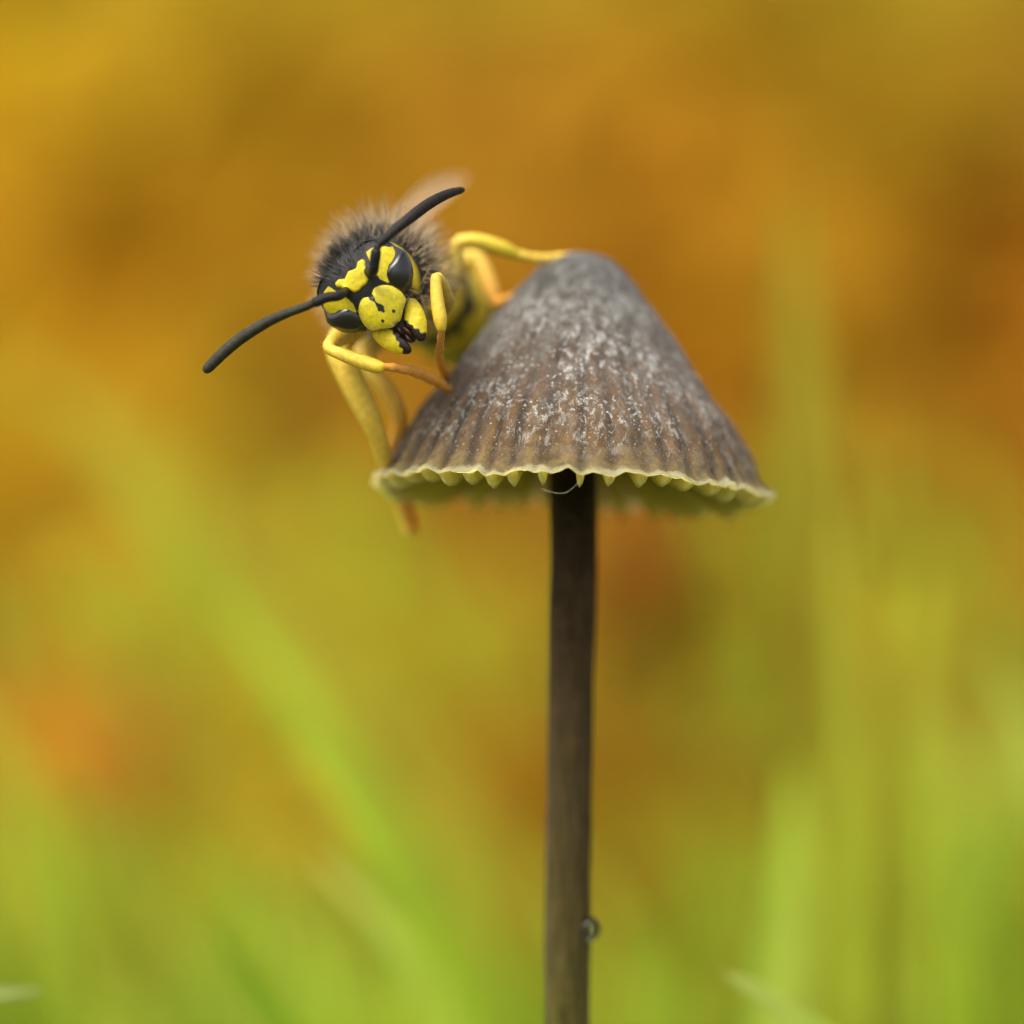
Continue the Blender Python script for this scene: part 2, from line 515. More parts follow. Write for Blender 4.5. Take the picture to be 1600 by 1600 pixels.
# underside: same meridians, thinner towards the rim
NI = 60
ii = np.linspace(NS-1, 8, NI).astype(int)
thick = np.interp(arc[ii]/ARC, [0, .8, .97, 1], [.8, .6, .22, .10])
Ri = Ro[:, ii]-thick[None, :]*.75; Hi = Ho[:, ii]-thick[None, :]*.8
Ri = np.maximum(Ri, .02)
inner = np.stack([Ri*np.cos(TH[:, :NI]), Ri*np.sin(TH[:, :NI]), Hi], -1)
lip = np.stack([(Ro[:, -1]+.02)*np.cos(th), (Ro[:, -1]+.02)*np.sin(th), Ho[:, -1]-.05], -1)[:, None, :]
allv = np.concatenate([outer, lip, inner], axis=1)
NC = allv.shape[1]
stripe = np.clip((ribc*.5+.5)**2.2, 0, 1)
hn = H/H.max()
edge = sstep(ARC-.75, ARC, S+.12*np.sin(17*TH))*.75
cc = np.zeros((NTH, NC, 3))
cc[:, :NS, 0], cc[:, :NS, 1], cc[:, :NS, 2] = stripe, hn, edge
cc[:, NS:, 2] = 1.6
flow = np.zeros((NTH, NC, 3))
flow[:, :NS, 0] = np.cos(TH)*R*1.0; flow[:, :NS, 1] = S; flow[:, :NS, 2] = np.sin(TH)*R
F = []
for i in range(NTH):
    k = (i+1) % NTH
    for j in range(NC-1):
        F.append((i*NC+j, i*NC+j+1, k*NC+j+1, k*NC+j))
cap_me = make_mesh("cap", allv.reshape(-1, 3), F, cc.reshape(-1, 3))
fa = cap_me.attributes.new("flow", 'FLOAT_VECTOR', 'POINT'); fa.data.foreach_set("vector", flow.reshape(-1))
cap = link("cap", cap_me, M_CAP, mush)
cap.location = Vector(RIM_C-FOOT)
cap.rotation_euler = CAP_ROT.to_euler()

# gills: radial plates whose outer corners hang as little teeth below the rim
def gill_mesh(kind):
    rr = np.concatenate([np.linspace(7.93, 7.2, 12), np.linspace(7.0, 2.2, 14)])
    drop = [.56, .42, .66][kind]
    topz = np.interp(rr, ps[::-1, 0][::-1], ps[::-1, 1][::-1])-np.interp(rr, [1, 5, 7, 7.93], [1.1, .75, .35, .02])
    botz = np.interp(rr, [1.2, 2.5, 4.5, 6.2, 6.9, 7.35, 7.62, 7.8, 7.93], [5.2, 2.9, 1.05, .05, -drop*.85, -drop, -drop*.8, -drop*.35, .0])
    nq = 8; mb = MB()
    V = []
    for sgn in (-1, 1):
        for r_, t_, b_ in zip(rr, topz, botz):
            for q in np.linspace(0, 1, nq):
                w = (.09*(1-q)**1.2+.15*math.sqrt(max(0, 1-q**5)))*np.interp(r_, [1, 6.5, 7.5, 7.93], [.35, .55, 1, .8])
                V.append((r_, sgn*w, t_+(b_-t_)*q))
    V = np.array(V); n = len(rr); F = []
    for s in range(2):
        o = s*n*nq
        for i in range(n-1):
            for j in range(nq-1):
                q = (o+i*nq+j, o+i*nq+j+1, o+(i+1)*nq+j+1, o+(i+1)*nq+j)
                F.append(q if s else q[::-1])
    o = n*nq
    for i in range(n-1):
        F.append((i*nq+nq-1, (i+1)*nq+nq-1, o+(i+1)*nq+nq-1, o+i*nq+nq-1))
    for j in range(nq-1):
        F.append((j, j+1, o+j+1, o+j))
    return make_mesh("gill", V, F)
gms = [gill_mesh(k) for k in range(3)]
tt = np.linspace(0, 2*PI, 20001)
ph = (NG*warp(tt))/(2*PI)
for k in range(NG):
    tk = float(np.interp(k, ph, tt)) if k >= ph[0] else float(np.interp(k+NG, ph, tt))
    g = link("gill", gms[random.choice([0, 0, 1, 2])], M_GILL, cap)
    g.rotation_euler = (0, 0, tk)
    s = random.uniform(.985, 1.01)
    rl = float(np.interp(tk, th, Ro[:, -1]))/8.04
    g.scale = (s*rl, random.uniform(.8, 1.2), random.uniform(.7, 1.04))
    g.location = (0, 0, float(np.interp(tk, th, Ho[:, -1])))

stem_px = [(897, 560, 6.8), (896, 700, 6.8), (896, 800, 6.8), (895, 900, 6.8), (893, 1000, 6.8), (891, 1120, 6.8), (889, 1250, 6.8), (887, 1400, 6.8), (886, 1520, 6.8), (886, 1640, 6.8), (888, 1850, 6.8), (890, 2180, 6.8)]
sp = spline([P(*q) for q in stem_px], 160)
sr = np.interp(np.linspace(0, 1, 160), [0, .35, .6, .9, 1], [.94, .935, .90, .90, 1.05])
V, F = tube(sp, sr, 40)
for i in range(len(V)):
    q = V[i]; d = mnoise.fractal(Vector((q[0]*1.2, q[1]*1.2, q[2]*.35)), 1.0, 2.0, 3)
    a = sp[min(159, i//40)] if i < 6400 else q
    V[i] = q+(q-a)*.05*d
stem = link("stem", make_mesh("stem", V-FOOT, F), M_STEM, mush)

# water droplet hanging on the stem
dc = P(921, 1450, 6.2)
u, v = np.meshgrid(np.linspace(0, 2*PI, 40, endpoint=False), np.linspace(0, PI, 24), indexing='ij')
rad = .44*(1+.08*np.cos(v))
V = np.stack([rad*np.sin(v)*np.cos(u)*1.02, rad*np.sin(v)*np.sin(u), -rad*np.cos(v)*1.12], -1).reshape(-1, 3)
F = [(i*24+j, ((i+1) % 40)*24+j, ((i+1) % 40)*24+j+1, i*24+j+1) for i in range(40) for j in range(23)]
me = make_mesh("water_droplet", V, F)
bm = bmesh.new(); bm.from_mesh(me); bmesh.ops.remove_doubles(bm, verts=bm.verts, dist=1e-5); bmesh.ops.recalc_face_normals(bm, faces=bm.faces); bm.to_mesh(me); bm.free()
root("water_droplet", dc, "clear water droplet clinging to the dark mushroom stem", "droplet", me=me, mat=M_WATER)

# strand of spider silk between the rim teeth
th_path = spline([P(846, 764, -1.0), P(862, 769, -1.15), P(881, 770.5, -1.2), P(893, 764, -1.15), P(906, 752, -1.0)], 40)
V, F = tube(th_path, .004, 6)
b0 = th_path[0]
M_SILK, _, _, bsk = new_mat("silk"); bsk.inputs["Base Color"].default_value = (.75, .75, .5, 1); bsk.inputs["Roughness"].default_value = .3
root("silk_thread", b0, "fine pale silk thread strung under the cap rim before the stem", "thread", me=make_mesh("silk_thread", V-b0, F), mat=M_SILK)

# ------------------------------------------------------------------ wasp
YEL = np.array([.78, .62, .018]); BLK = np.array([.010, .010, .009])
LEGY = np.array([.88, .60, .07]); LEGT = np.array([.84, .58, .035]); LEGO = np.array([.88, .40, .055]); PALE = np.array([.80, .70, .25])
WB = P(704, 612, 4.2)                       # root at the foot that stands on the cap
wasp = root("wasp", WB, "black and yellow wasp clinging to the side of the mushroom cap, facing out", "wasp")
def wpart(name, mb, mat, parent=wasp):
    v, f, c = mb.arrays()
    return link(name, make_mesh(name, v-WB, f, c), mat, parent)

# head frame: x to the wasp's left (picture right), -y out of the face, z to the crown
ROLL, YAW, PITCH = math.radians(42), math.radians(8), math.radians(3)
HR = np.array(Matrix.Rotation(-ROLL, 3, 'Y') @ Matrix.Rotation(-YAW, 3, 'Z') @ Matrix.Rotation(PITCH, 3, 'X'))
HA, HB, HC, HP = 1.84, 1.04, 1.62, 2.4     # half width, depth, height and exponent of the head capsule
FRONT = np.array([0, -1.0, .05])
HT = P(566, 448, -.45)-HR @ FRONT
def hw(v): return np.asarray(v) @ HR.T+HT
def dir_r(d):
    d = np.abs(d)
    return ((d[..., 0]/HA)**HP+(d[..., 1]/HB)**HP+(d[..., 2]/HC)**HP)**(-1/HP)
def lonlat(lon, lat):
    d = np.stack([np.sin(lon)*np.cos(lat), -np.cos(lon)*np.cos(lat), np.sin(lat)], -1)
    return d*dir_r(d)[..., None]
def front_y(x, z):
    t = 1-np.abs(x/HA)**HP-np.abs(z/HC)**HP
    return -HB*np.maximum(t, 1e-4)**(1/HP)
def L2(pts): return np.array(pts, float)/PXMM
def mir(pts): return [(-x, z) for x, z in pts[::-1]]

crown_h = [(0, 34), (5, 32), (12, 29), (20, 35), (28, 34), (30, 29), (23, 21), (17, 11), (15, 4), (8, 1), (0, 2)]
crown = L2(crown_h+[(-x, z) for x, z in crown_h[1:-1][::-1]])
sinus = L2([(40, 38), (52, 36), (64, 27), (73, 16), (72, 6), (62, 0), (52, -1), (44, -8), (38, -22), (33, -20), (29, -8), (29, 2), (33, 14), (36, 26)])
# head capsule
NLO, NLA = 320, 220
lo, la = np.meshgrid(np.linspace(-PI, PI, NLO, endpoint=False), np.linspace(-PI/2+.01, PI/2-.01, NLA), indexing='ij')
hv = lonlat(lo, la).reshape(-1, 3)
lo, la = lo.ravel(), la.ravel()
jit = np.array([mnoise.noise(Vector(q*7.0)) for q in hv])*.03
xz = hv[:, [0, 2]]
isf = hv[:, 1] < 0
sd = np.minimum(poly_sdf(xz, crown), np.minimum(poly_sdf(xz, sinus), poly_sdf(xz, sinus*[-1, 1])))+jit*.6
ym = np.where(isf, sstep(.015, -.015, sd), 0)
gena = sstep(.05, -.02, np.maximum(np.abs(np.abs(lo)-math.radians(113))-math.radians(17), np.abs(la-math.radians(-4))-math.radians(44)))
hc = BLK+(YEL-BLK)*ym[:, None]
hc = hc+(PALE-hc)*gena[:, None]
relief = .05*sstep(.03, -.08, poly_sdf(xz, crown))*isf
tor = sum(np.exp(-(((xz[:, 0]-s*.57)**2+(xz[:, 1]-.36)**2)/.03)) for s in (-1, 1))*isf*.08
hv = hv*(1+(relief+tor+jit*.15)[:, None])
HF = [(i*NLA+j, ((i+1) % NLO)*NLA+j, ((i+1) % NLO)*NLA+j+1, i*NLA+j+1) for i in range(NLO) for j in range(NLA-1)]

# trunk and legs as rings, fused by a voxel remesh below
src = MB()
def ell_chain(path, rad, colf, seg=36, n=60):
    pp = spline(path, n); rr = spline(np.array(rad)[:, None], n)[:, 0]
    v, f = tube(pp, np.maximum(rr, .05), seg)
    t = np.concatenate([np.repeat(np.linspace(0, 1, n), seg), [0, 1]])
    src.add(v, f, colf(t, v))
def black(t, v): return np.tile(BLK, (len(t), 1))
# neck + thorax + waist + abdomen
TH0 = P(600, 432, 4.2)
def thorax_col(t, v):
    c = np.tile(BLK, (len(t), 1))
    band = sstep(.05, .02, np.abs(t-.34))
    side = np.abs((v-TH0) @ (HR @ np.array([1., 0, 0])))
    return c+(YEL-c)*(band*sstep(.6, 1.0, side))[:, None]
ell_chain([P(578, 455, .6), P(584, 448, 1.8), P(592, 440, 2.6), P(600, 432, 4.2), P(612, 432, 6.0), P(628, 440, 7.4)], [.7, .9, 1.75, 2.15, 1.8, .5], thorax_col)
def abd_col(t, v):
    s = (t*6.2) % 1.0
    w = 0.35+.12*np.sin(np.arctan2(v[:, 2]-v[:, 2].mean(), v[:, 0]-v[:, 0].mean())*6)
    k = sstep(w-.05, w+.05, s)
    return BLK+(YEL*np.array([1, .92, 1])-BLK)*k[:, None]
ell_chain([P(626, 440, 7.3), P(642, 448, 8.2), P(664, 464, 9.6), P(698, 490, 12.0), P(728, 520, 14.2), P(745, 552, 16.2), P(752, 575, 17.4)], [.35, .9, 1.75, 1.95, 1.65, .9, .15], abd_col, n=110)

def leg(segs, knee=True):
    """segs: list of (list of (px,py,y,radius_px), colour_a, colour_b)"""
    for pts, ca, cb in segs:
        n = max(14, 9*len(pts))
        pp = spline([P(*q[:3]) for q in pts], n); rr = spline(np.array([[q[3]/PXMM] for q in pts]), n)[:, 0]
        v, f = tube(pp, rr, 14)
        t = np.concatenate([np.repeat(np.linspace(0, 1, n), 14), [0, 1]])[:, None]
        src.add(v, f, ca+(cb-ca)*t)
def tarsus(pts, n=5, col_a=LEGO, col_b=LEGO*.9):
    """beaded tarsal segments along a path of (px,py,y,radius_px)"""
    N = n*9+1
    pp = spline([P(*q[:3]) for q in pts], N); rr = spline(np.array([[q[3]/PXMM] for q in pts]), N)[:, 0]
    s = (np.arange(N) % 9)/8.0
    rr = rr*(.84+.22*s**1.4); rr[-1] *= .8
    v, f = tube(pp, rr, 12)
    t = np.concatenate([np.repeat(np.linspace(0, 1, N), 12), [0, 1]])[:, None]
    src.add(v, f, col_a+(col_b-col_a)*t)
    # two claws
    T = pp[-1]-pp[-3]; T /= np.linalg.norm(T)
    sd_ = np.cross(T, [0, 1, 0.2]); sd_ /= np.linalg.norm(sd_)
    for s_ in (-1, 1):
        cp = [pp[-1], pp[-1]+T*.12+sd_*s_*.08, pp[-1]+T*.2+sd_*s_*.09-np.array([0, 0, .06])]
        v, f = tube(spline(cp, 8), np.linspace(.05, .03, 8), 8); src.add(v, f, LEGO*.7)

# fore leg reaching straight down to the cap (picture right)
leg([([(648, 470, 3.4, 17), (672, 486, 2.6, 15), (698, 474, 1.7, 12), (690, 446, .8, 11), (683, 432, .25, 9)], BLK*3, LEGY),
     ([(682, 430, .15, 8.5), (681, 444, .0, 9.5), (684, 475, -.2, 11), (688, 500, -.3, 11), (690, 516, -.3, 7)], LEGY, LEGT)])
tarsus([(690, 515, -.3, 6.5), (688, 535, .5, 6.5), (686, 554, 1.8, 7), (689, 572, 3.6, 7.5), (699, 590, 5.6, 8)], 5, LEGO*.85, LEGO)
# fore leg folded under the head (picture left)
leg([([(560, 510, 3.2, 17), (535, 524, 2.4, 16), (517, 538, 1.4, 12), (513, 545, 1.0, 9)], LEGY, LEGY),
     ([(513, 545, .9, 9), (535, 554, .6, 10.5), (565, 565, .3, 12), (590, 573, .1, 11), (600, 574, .0, 7)], LEGY, LEGT)])
tarsus([(598, 573, .0, 6.5), (620, 575, .4, 8), (645, 580, 1.1, 9), (670, 590, 2.2, 9.5), (690, 602, 3.3, 8.5), (704, 612, 4.2, 7.5)], 6, LEGO*.95, LEGO)
# middle leg arching to the crown of the cap (picture right)
leg([([(650, 440, 5.0, 20), (690, 452, 5.4, 18), (712, 425, 5.6, 14), (712, 392, 5.6, 12), (716, 378, 5.5, 11)], BLK*3, LEGY),
     ([(714, 377, 5.5, 11), (745, 377, 5.7, 13), (782, 388, 6.0, 13), (806, 397, 6.3, 9)], LEGY, YEL)])
tarsus([(804, 396, 6.3, 9), (828, 402, 6.5, 8.5), (852, 404, 6.7, 8.5), (874, 402, 6.9, 8.5), (893, 402, 7.0, 8)], 5, LEGY, LEGY*.9)
# hind leg behind it
leg([([(690, 440, 8.4, 18), (722, 412, 8.6, 16), (742, 396, 8.6, 12)], LEGY, LEGY),
     ([(742, 396, 8.6, 12), (756, 426, 8.5, 15), (768, 456, 8.3, 13), (776, 478, 8.2, 9)], LEGY, LEGO)])
tarsus([(775, 476, 8.2, 8), (786, 470, 8.0, 8), (798, 466, 7.7, 8), (812, 462, 7.4, 8)], 4)
# middle leg stretched down to the cap rim (picture left)
leg([([(560, 500, 4.6, 24), (530, 540, 3.8, 22), (545, 585, 3.6, 22), (572, 640, 3.7, 20), (590, 682, 4.0, 15)], LEGY, LEGY),
     ([(590, 680, 4.0, 15), (597, 705, 4.4, 14), (603, 728, 4.8, 11)], LEGY, LEGY*.95)])
tarsus([(602, 726, 4.8, 8), (608, 742, 5.4, 8), (614, 752, 6.2, 8), (618, 757, 6.9, 7)], 4)
# shin of the hind leg bowed against the cap edge, its foot hanging under the rim
leg([([(600, 520, 7.4, 20), (570, 548, 6.8, 19), (580, 580, 6.2, 15)], LEGY, LEGY),
     ([(580, 580, 6.2, 14), (604, 608, 6.0, 15), (622, 645, 6.0, 14), (622, 675, 6.3, 12), (610, 702, 6.8, 9)], LEGY, LEGO)])
tarsus([(611, 700, 6.9, 8), (606, 730, 8.6, 8.5), (616, 765, 10.2, 11), (632, 798, 10.6, 13), (642, 832, 10.8, 11)], 6, LEGO, LEGO)

sv, sf, scol = src.arrays()
tmp = bpy.data.objects.new("tmp", make_mesh("tmp", sv, sf)); col.objects.link(tmp)
md = tmp.modifiers.new("r", 'REMESH'); md.mode = 'VOXEL'; md.voxel_size = .06; md.use_smooth_shade = True
ms = tmp.modifiers.new("s", 'SMOOTH'); ms.factor = .5; ms.iterations = 3
dg = bpy.context.evaluated_depsgraph_get()
em = tmp.evaluated_get(dg).to_mesh()
rv = np.zeros(len(em.vertices)*3); em.vertices.foreach_get("co", rv); rv = rv.reshape(-1, 3)
rf = [tuple(p.vertices) for p in em.polygons]
tmp.evaluated_get(dg).to_mesh_clear()
bpy.data.objects.remove(tmp)
kd = kdtree.KDTree(len(sv))
for i, q in enumerate(sv): kd.insert(q, i)
kd.balance()
rc = np.array([scol[kd.find(q)[1]] for q in rv])
body = MB()
body.add(rv, rf, rc)
body.add(hw(hv), HF, hc)
body_o = wpart("body", body, M_BODY)

# compound eyes: bean shaped shells wrapped round the sides of the capsule
def to_ll(x, z):
    p = np.array([x, front_y(x, z), z]); p /= np.linalg.norm(p)
    return math.atan2(p[0], -p[1]), math.asin(p[2])
inn = [(40, 53), (52, 47), (63, 38), (70, 27), (73.2, 16), (71, 6), (60, 0), (48, -4), (40, -11), (36, -22), (35, -34), (37, -48), (45, -59)]
inn_ll = spline([to_ll(x/PXMM, z/PXMM) for x, z in inn], 70)
out_ll = spline([(math.radians(a), math.radians(b)) for a, b in [(36, 56), (62, 50), (84, 40), (95, 28), (98, 14), (98, 0), (97, -10), (95, -18), (92, -25), (86, -32), (76, -38), (64, -43), (50, -46)]], 70)
NE, NW = 70, 40
w = np.linspace(0, 1, NW)
w = .5-.5*np.cos(w*PI)
LO = inn_ll[:, None, 0]+(out_ll-inn_ll)[:, None, 0]*w[None, :]
LA = inn_ll[:, None, 1]+(out_ll-inn_ll)[:, None, 1]*w[None, :]
ends = np.sin(np.linspace(0, PI, NE))**.55
wid = np.abs(out_ll-inn_ll).sum(1)
bul = (.27*np.minimum(1, wid/.6)*ends)[:, None]*(1-(2*w-1)**2)[None, :]**.85-.004
base_p = lonlat(LO, LA)
nn = np.stack([np.sign(base_p[..., k])*np.abs(base_p[..., k]/h)**(HP-1)/h for k, h in enumerate((HA, HB, HC))], -1)
nn /= np.linalg.norm(nn, axis=-1)[..., None]
ep = base_p+nn*bul[..., None]
EF = [(i*NW+j, i*NW+j+1, (i+1)*NW+j+1, (i+1)*NW+j) for i in range(NE-1) for j in range(NW-1)]
for s in (1, -1):
    q = ep.reshape(-1, 3)*[s, 1, 1]
    wpart("eye", MB().add(hw(q), EF if s > 0 else [f[::-1] for f in EF]), M_EYE, body_o)

# clypeus: domed yellow shield with its dark anchor mark
def lens(outline, centre, ybase, bulge, expo, back, colf, nr=46, seg=180, dome=None):
    ol = closed_spline(outline, seg); c0 = np.array(centre)
    rs = np.linspace(0, 1, nr)**.85
    mb_v, mb_c = [], []
    for side in (0, 1):
        pts = c0+rs[:, None, None]*(ol-c0)[None]
        x, z = pts[..., 0], pts[..., 1]
        prof_ = (1-rs**expo)**.6
        if dome is not None and side == 0:
            prof_ = ((1-rs**9)**.5)[:, None]*dome(x, z)
        else:
            prof_ = prof_[:, None]*np.ones_like(x)
        y = ybase(x, z)-(bulge*prof_ if side == 0 else -back*prof_)
        v = np.stack([x, y, z], -1).reshape(-1, 3)
        mb_v.append(v); mb_c.append(colf(v))
    F = []
    for s in (0, 1):
        o = s*nr*seg
        for i in range(nr-1):
            for j in range(seg):
                k = (j+1) % seg
                q = (o+i*seg+j, o+(i+1)*seg+j, o+(i+1)*seg+k, o+i*seg+k)
                F.append(q if s == 0 else q[::-1])
    return np.vstack(mb_v), F, np.vstack(mb_c)
cly_h = [(0, -18), (6, -14), (14, -10), (24, -13), (32, -22), (38, -36), (39, -50), (35, -60), (25, -66), (15, -73), (7, -77), (0, -75.5)]
cly = L2(cly_h+[(-x, z) for x, z in cly_h[1:-1][::-1]])
mark = L2([(-4.5, -17), (-4, -23), (-1.6, -27), (-1.6, -30), (-4, -37), (-6, -43), (-3.5, -46), (-1.5, -50), (1.5, -50), (3.5, -46), (6, -43), (4, -37), (1.6, -30), (1.6, -27), (4, -23), (4.5, -17)])
def cly_col(v):
    q = v[:, [0, 2]]
    n_ = np.array([mnoise.noise(Vector(p*9)) for p in v])*.02
    d = np.minimum(poly_sdf(q, mark), np.minimum(np.linalg.norm((q-[11.5/PXMM, -59/PXMM])*[1, .8], axis=1), np.linalg.norm((q-[-11.5/PXMM, -59/PXMM])*[1, .8], axis=1))-.062)+n_
    k = sstep(.012, -.012, d)[:, None]
    return YEL*[.98, 1.03, 1]*(1-k)+BLK*k
cv, cf, ccol = lens(cly, (0, -44/PXMM), lambda x, z: -.97+.05*(z+.9)**2+.13*x*x, .24, 2.6, .6, cly_col, dome=lambda x, z: .25+.75*np.clip(1-(x/1.05)**2-((z+1.12)/1.0)**2, 0, 1)**.7)
wpart("clypeus", MB().add(hw(cv), cf, ccol), M_BODY, body_o)

# mandibles: yellow blades with black toothed inner edges
man = L2([(30, -66), (42, -62), (48, -70), (47, -86), (40, -104), (28, -118), (17, -125), (9, -121), (7, -108), (9, -98), (7, -92), (10, -84), (17, -76)])
dark = L2([(2, -80), (11, -79), (16, -84), (15, -91), (19, -95), (18, -101), (22, -106), (21, -112), (26, -119), (22, -130), (2, -130)])
def man_col(v):
    q = v[:, [0, 2]]*[1, 1]; q[:, 0] = np.abs(q[:, 0])
    k = sstep(.03, -.03, poly_sdf(q, dark)+np.array([mnoise.noise(Vector(p*8)) for p in v])*.05)[:, None]
    return YEL*(1-k)+np.array([.010, .004, .002])*k
for s in (1, -1):
    v, f, c = lens(man, (27/PXMM, -92/PXMM), lambda x, z: np.interp(z, [-3.1, -2.4, -1.6], [-.98, -.86, -.62])+.28*np.abs(x)**1.5, .22, 2.2, .18, man_col, 30, 120)
    v = v*[s*.94, 1, 1]
    wpart("mandible", MB().add(hw(v), f if s > 0 else [q[::-1] for q in f], c), M_BODY, body_o)
# labrum and tooth ridges in the dark slit between the mandibles
mb = MB()
for k, (x, z, y, ln) in enumerate([(-4, -89, -.96, 15), (5, -97, -.97, 20), (-2, -107, -1.03, 17)]):
    pth = spline([(x/PXMM*.7, y+.12, (z+ln/2)/PXMM), (x/PXMM+.02, y, z/PXMM), (x/PXMM, y+.1, (z-ln/2)/PXMM)], 10)
    v, f = tube(pth, [.02, .04, .05, .055, .06, .06, .055, .05, .04, .02], 10)
    mb.add(hw(v), f, np.array([.10, .024, .006])*(.5+.5*(k % 2)))
wpart("labrum", mb, M_BODY, body_o)
# black bed behind the mandibles
mb = MB(); v, f = tube([(0, -.1, -1.2), (0, -.2, -1.9), (0, -.42, -2.5), (0, -.6, -2.85)], [.75, .6, .36, .15], 18); mb.add(hw(v), f, BLK)
wpart("mouth", mb, M_BODY, body_o)

# antennae: scape, pedicel and ten flagellum segments
def antenna(base, scape_px, ped_px, fl_px, rads, tone):
    pts = [base]+[P(*q) for q in scape_px]
    pp = spline(pts, 26)
    rr = np.interp(np.linspace(0, 1, 26), [0, .08, .25, .8, .95, 1], [.17, .15, .19, .21, .20, .15])
    v, f = tube(pp, rr, 18)
    mb = MB().add(v, f, np.array([.012, .010, .009]))
    a = wpart("antenna", mb, M_ANT)
    v, f = tube(spline([P(*ped_px[0]), P(*ped_px[1])], 8), [.10, .13, .145, .15, .15, .145, .13, .1], 14)
    wpart("pedicel", MB().add(v, f, np.array([.018, .014, .012])), M_ANT, a)
    fp = spline([P(*q) for q in fl_px], 201)
    al = np.concatenate([[0], np.cumsum(np.linalg.norm(np.diff(fp, axis=0), axis=1))]); al /= al[-1]
    cuts = np.concatenate([[0, .17], .17+np.linspace(0, .83, 10)[1:]])
    for k in range(10):
        t = np.linspace(cuts[k]-.004, cuts[k+1]+.004, 13)
        q = np.stack([np.interp(t, al, fp[:, d]) for d in range(3)], 1)
        r0 = np.interp(t, np.linspace(0, 1, len(rads)), rads)/PXMM
        s = np.linspace(0, 1, 13)
        r0 = r0*(1-.10*(1-np.minimum(1, s*6))**2-.08*(1-np.minimum(1, (1-s)*8))**2)
        if k == 9: r0 = r0*np.sqrt(np.clip(1-(np.clip(s-.45, 0, 1)/.58)**2, .02, 1))
        v, f = tube(q, r0, 18)
        wpart("flagellum_segment", MB().add(v, f, np.array(tone)*(np.concatenate([np.repeat(.8+.5*s**2, 18), [.8, 1.3]])*rng.uniform(.85, 1.2))[:, None]), M_ANT, a)
bR = hw([.55, front_y(.55, .36)+.05, .36]); bL = hw([-.55, front_y(-.55, .36)+.05, .36])
antenna(bR, [(583, 424, -1.35), (586, 405, -1.6), (588, 389, -1.7)], [(588, 391, -1.7), (592, 380, -1.7)],
        [(591, 382, -1.7), (612, 364, -1.5), (640, 341, -1.0), (671, 318, -.2), (700, 303, .7), (725, 296, 1.5)], [7, 7.5, 8.8, 9.2, 9, 8.2, 7, 5], (.014, .009, .007))
antenna(bL, [(530, 462, -1.2), (510, 465, -1.35), (489, 474, -1.35)], [(492, 473, -1.35), (481, 478, -1.3)],
        [(484, 477, -1.3), (450, 489, -1.1), (422, 501, -.9), (394, 517, -.7), (369, 534, -.5), (345, 555, -.3), (319, 581, -.1)], [6.5, 7, 8, 9, 9.5, 9.6, 9.2, 8], (.034, .031, .018))

# wings folded back along the abdomen
def wing(path, width, up, fold):
    pp = spline([P(*q) for q in path], 40); T = np.gradient(pp, axis=0); T /= np.linalg.norm(T, axis=1)[:, None]
    U = np.cross(T, np.array(up)); U /= np.linalg.norm(U, axis=1)[:, None]
    Nn = np.cross(U, T)
    wv = width*np.sin(np.linspace(.12, PI*.93, 40))**.6
    V = []
    for sgn in (1, -1):
        for i in range(40):
            for j, q in enumerate(np.linspace(-.5, .5, 11)):
                V.append(pp[i]+U[i]*q*wv[i]+Nn[i]*(fold*q*q*wv[i]+.03*math.sin(j*2.2)+sgn*.012))
    F = []
    for s in range(2):
        for i in range(39):
            for j in range(10):
                a = s*440+i*11+j; q = (a, a+1, a+12, a+11); F.append(q if s else q[::-1])
    mb = MB().add(np.array(V), F)
    wg = wpart("wing", mb, M_WING)
    vm = MB()
    for off in (-.42, -.12, .2):
        v, f = tube(np.array([pp[i]+U[i]*off*wv[i]+Nn[i]*fold*off*off*wv[i] for i in range(0, 40, 2)]), .05, 6)
        vm.add(v, f, np.array([.25, .12, .04]))
    wpart("vein", vm, M_HAIR, wg)
wing([(628, 372, 5.0), (655, 335, 8.0), (690, 300, 12.0), (718, 276, 16.0)], 1.9, (0, 0, 1), .5)
wing([(566, 372, 5.0), (560, 372, 8.0), (566, 384, 12.0), (590, 402, 17.0)], 1.7, (1, 0, 0), .5)

# hair: dark on the crown, dark and fawn on the thorax, short pale down on the face
def surf_hairs(name, pts, nrm, n, ln, rad, palette, lean, bend=.25, parent=body_o, spread=.35):
    idx = rng.integers(0, len(pts), n)
    d = nrm[idx]+lean+rng.normal(size=(n, 3))*spread
    cidx = rng.integers(0, len(palette), n)
    v, f, c = hairs(pts[idx]+rng.normal(size=(n, 3))*.02, d, rng.uniform(ln[0], ln[1], n), rad, bend, np.array(palette)[cidx])
    o = wpart(name, MB().add(v, f, c), M_HAIR, parent)
    o["kind"] = "stuff"
    return o
hn_ = hv.copy(); hn_ /= np.linalg.norm(hn_, axis=1)[:, None]
topm = (la > math.radians(38)) & (np.abs(lo) < math.radians(120)) & (ym < .2)
up = HR @ np.array([0, .1, 1.0])
DK, DK2, FAWN, PALEH = (.02, .018, .016), (.06, .055, .045), (.60, .42, .25), (.75, .62, .40)
surf_hairs("crown_hair", hw(hv[topm]), hn_[topm] @ HR.T, 720, (.25, .62), .0085, [DK, DK, DK2, (.2, .17, .13)], up*.5)
backm = (np.abs(lo) > math.radians(105)) & (gena < .1)
surf_hairs("occiput_hair", hw(hv[backm]), hn_[backm] @ HR.T, 420, (.3, .6), .009, [DK2, FAWN, DK], up*.1)
facem = (la < math.radians(-42)) & (np.abs(lo) < math.radians(80))
surf_hairs("cheek_hair", hw(hv[facem]), hn_[facem] @ HR.T, 200, (.25, .55), .009, [PALEH, FAWN, DK2], -up*.4)
cq = hw(cv[:46*180]); ring = (np.linalg.norm((cv[:46*180, [0, 2]]-[0, -1.1])/[.95, .8], axis=1) > .72)
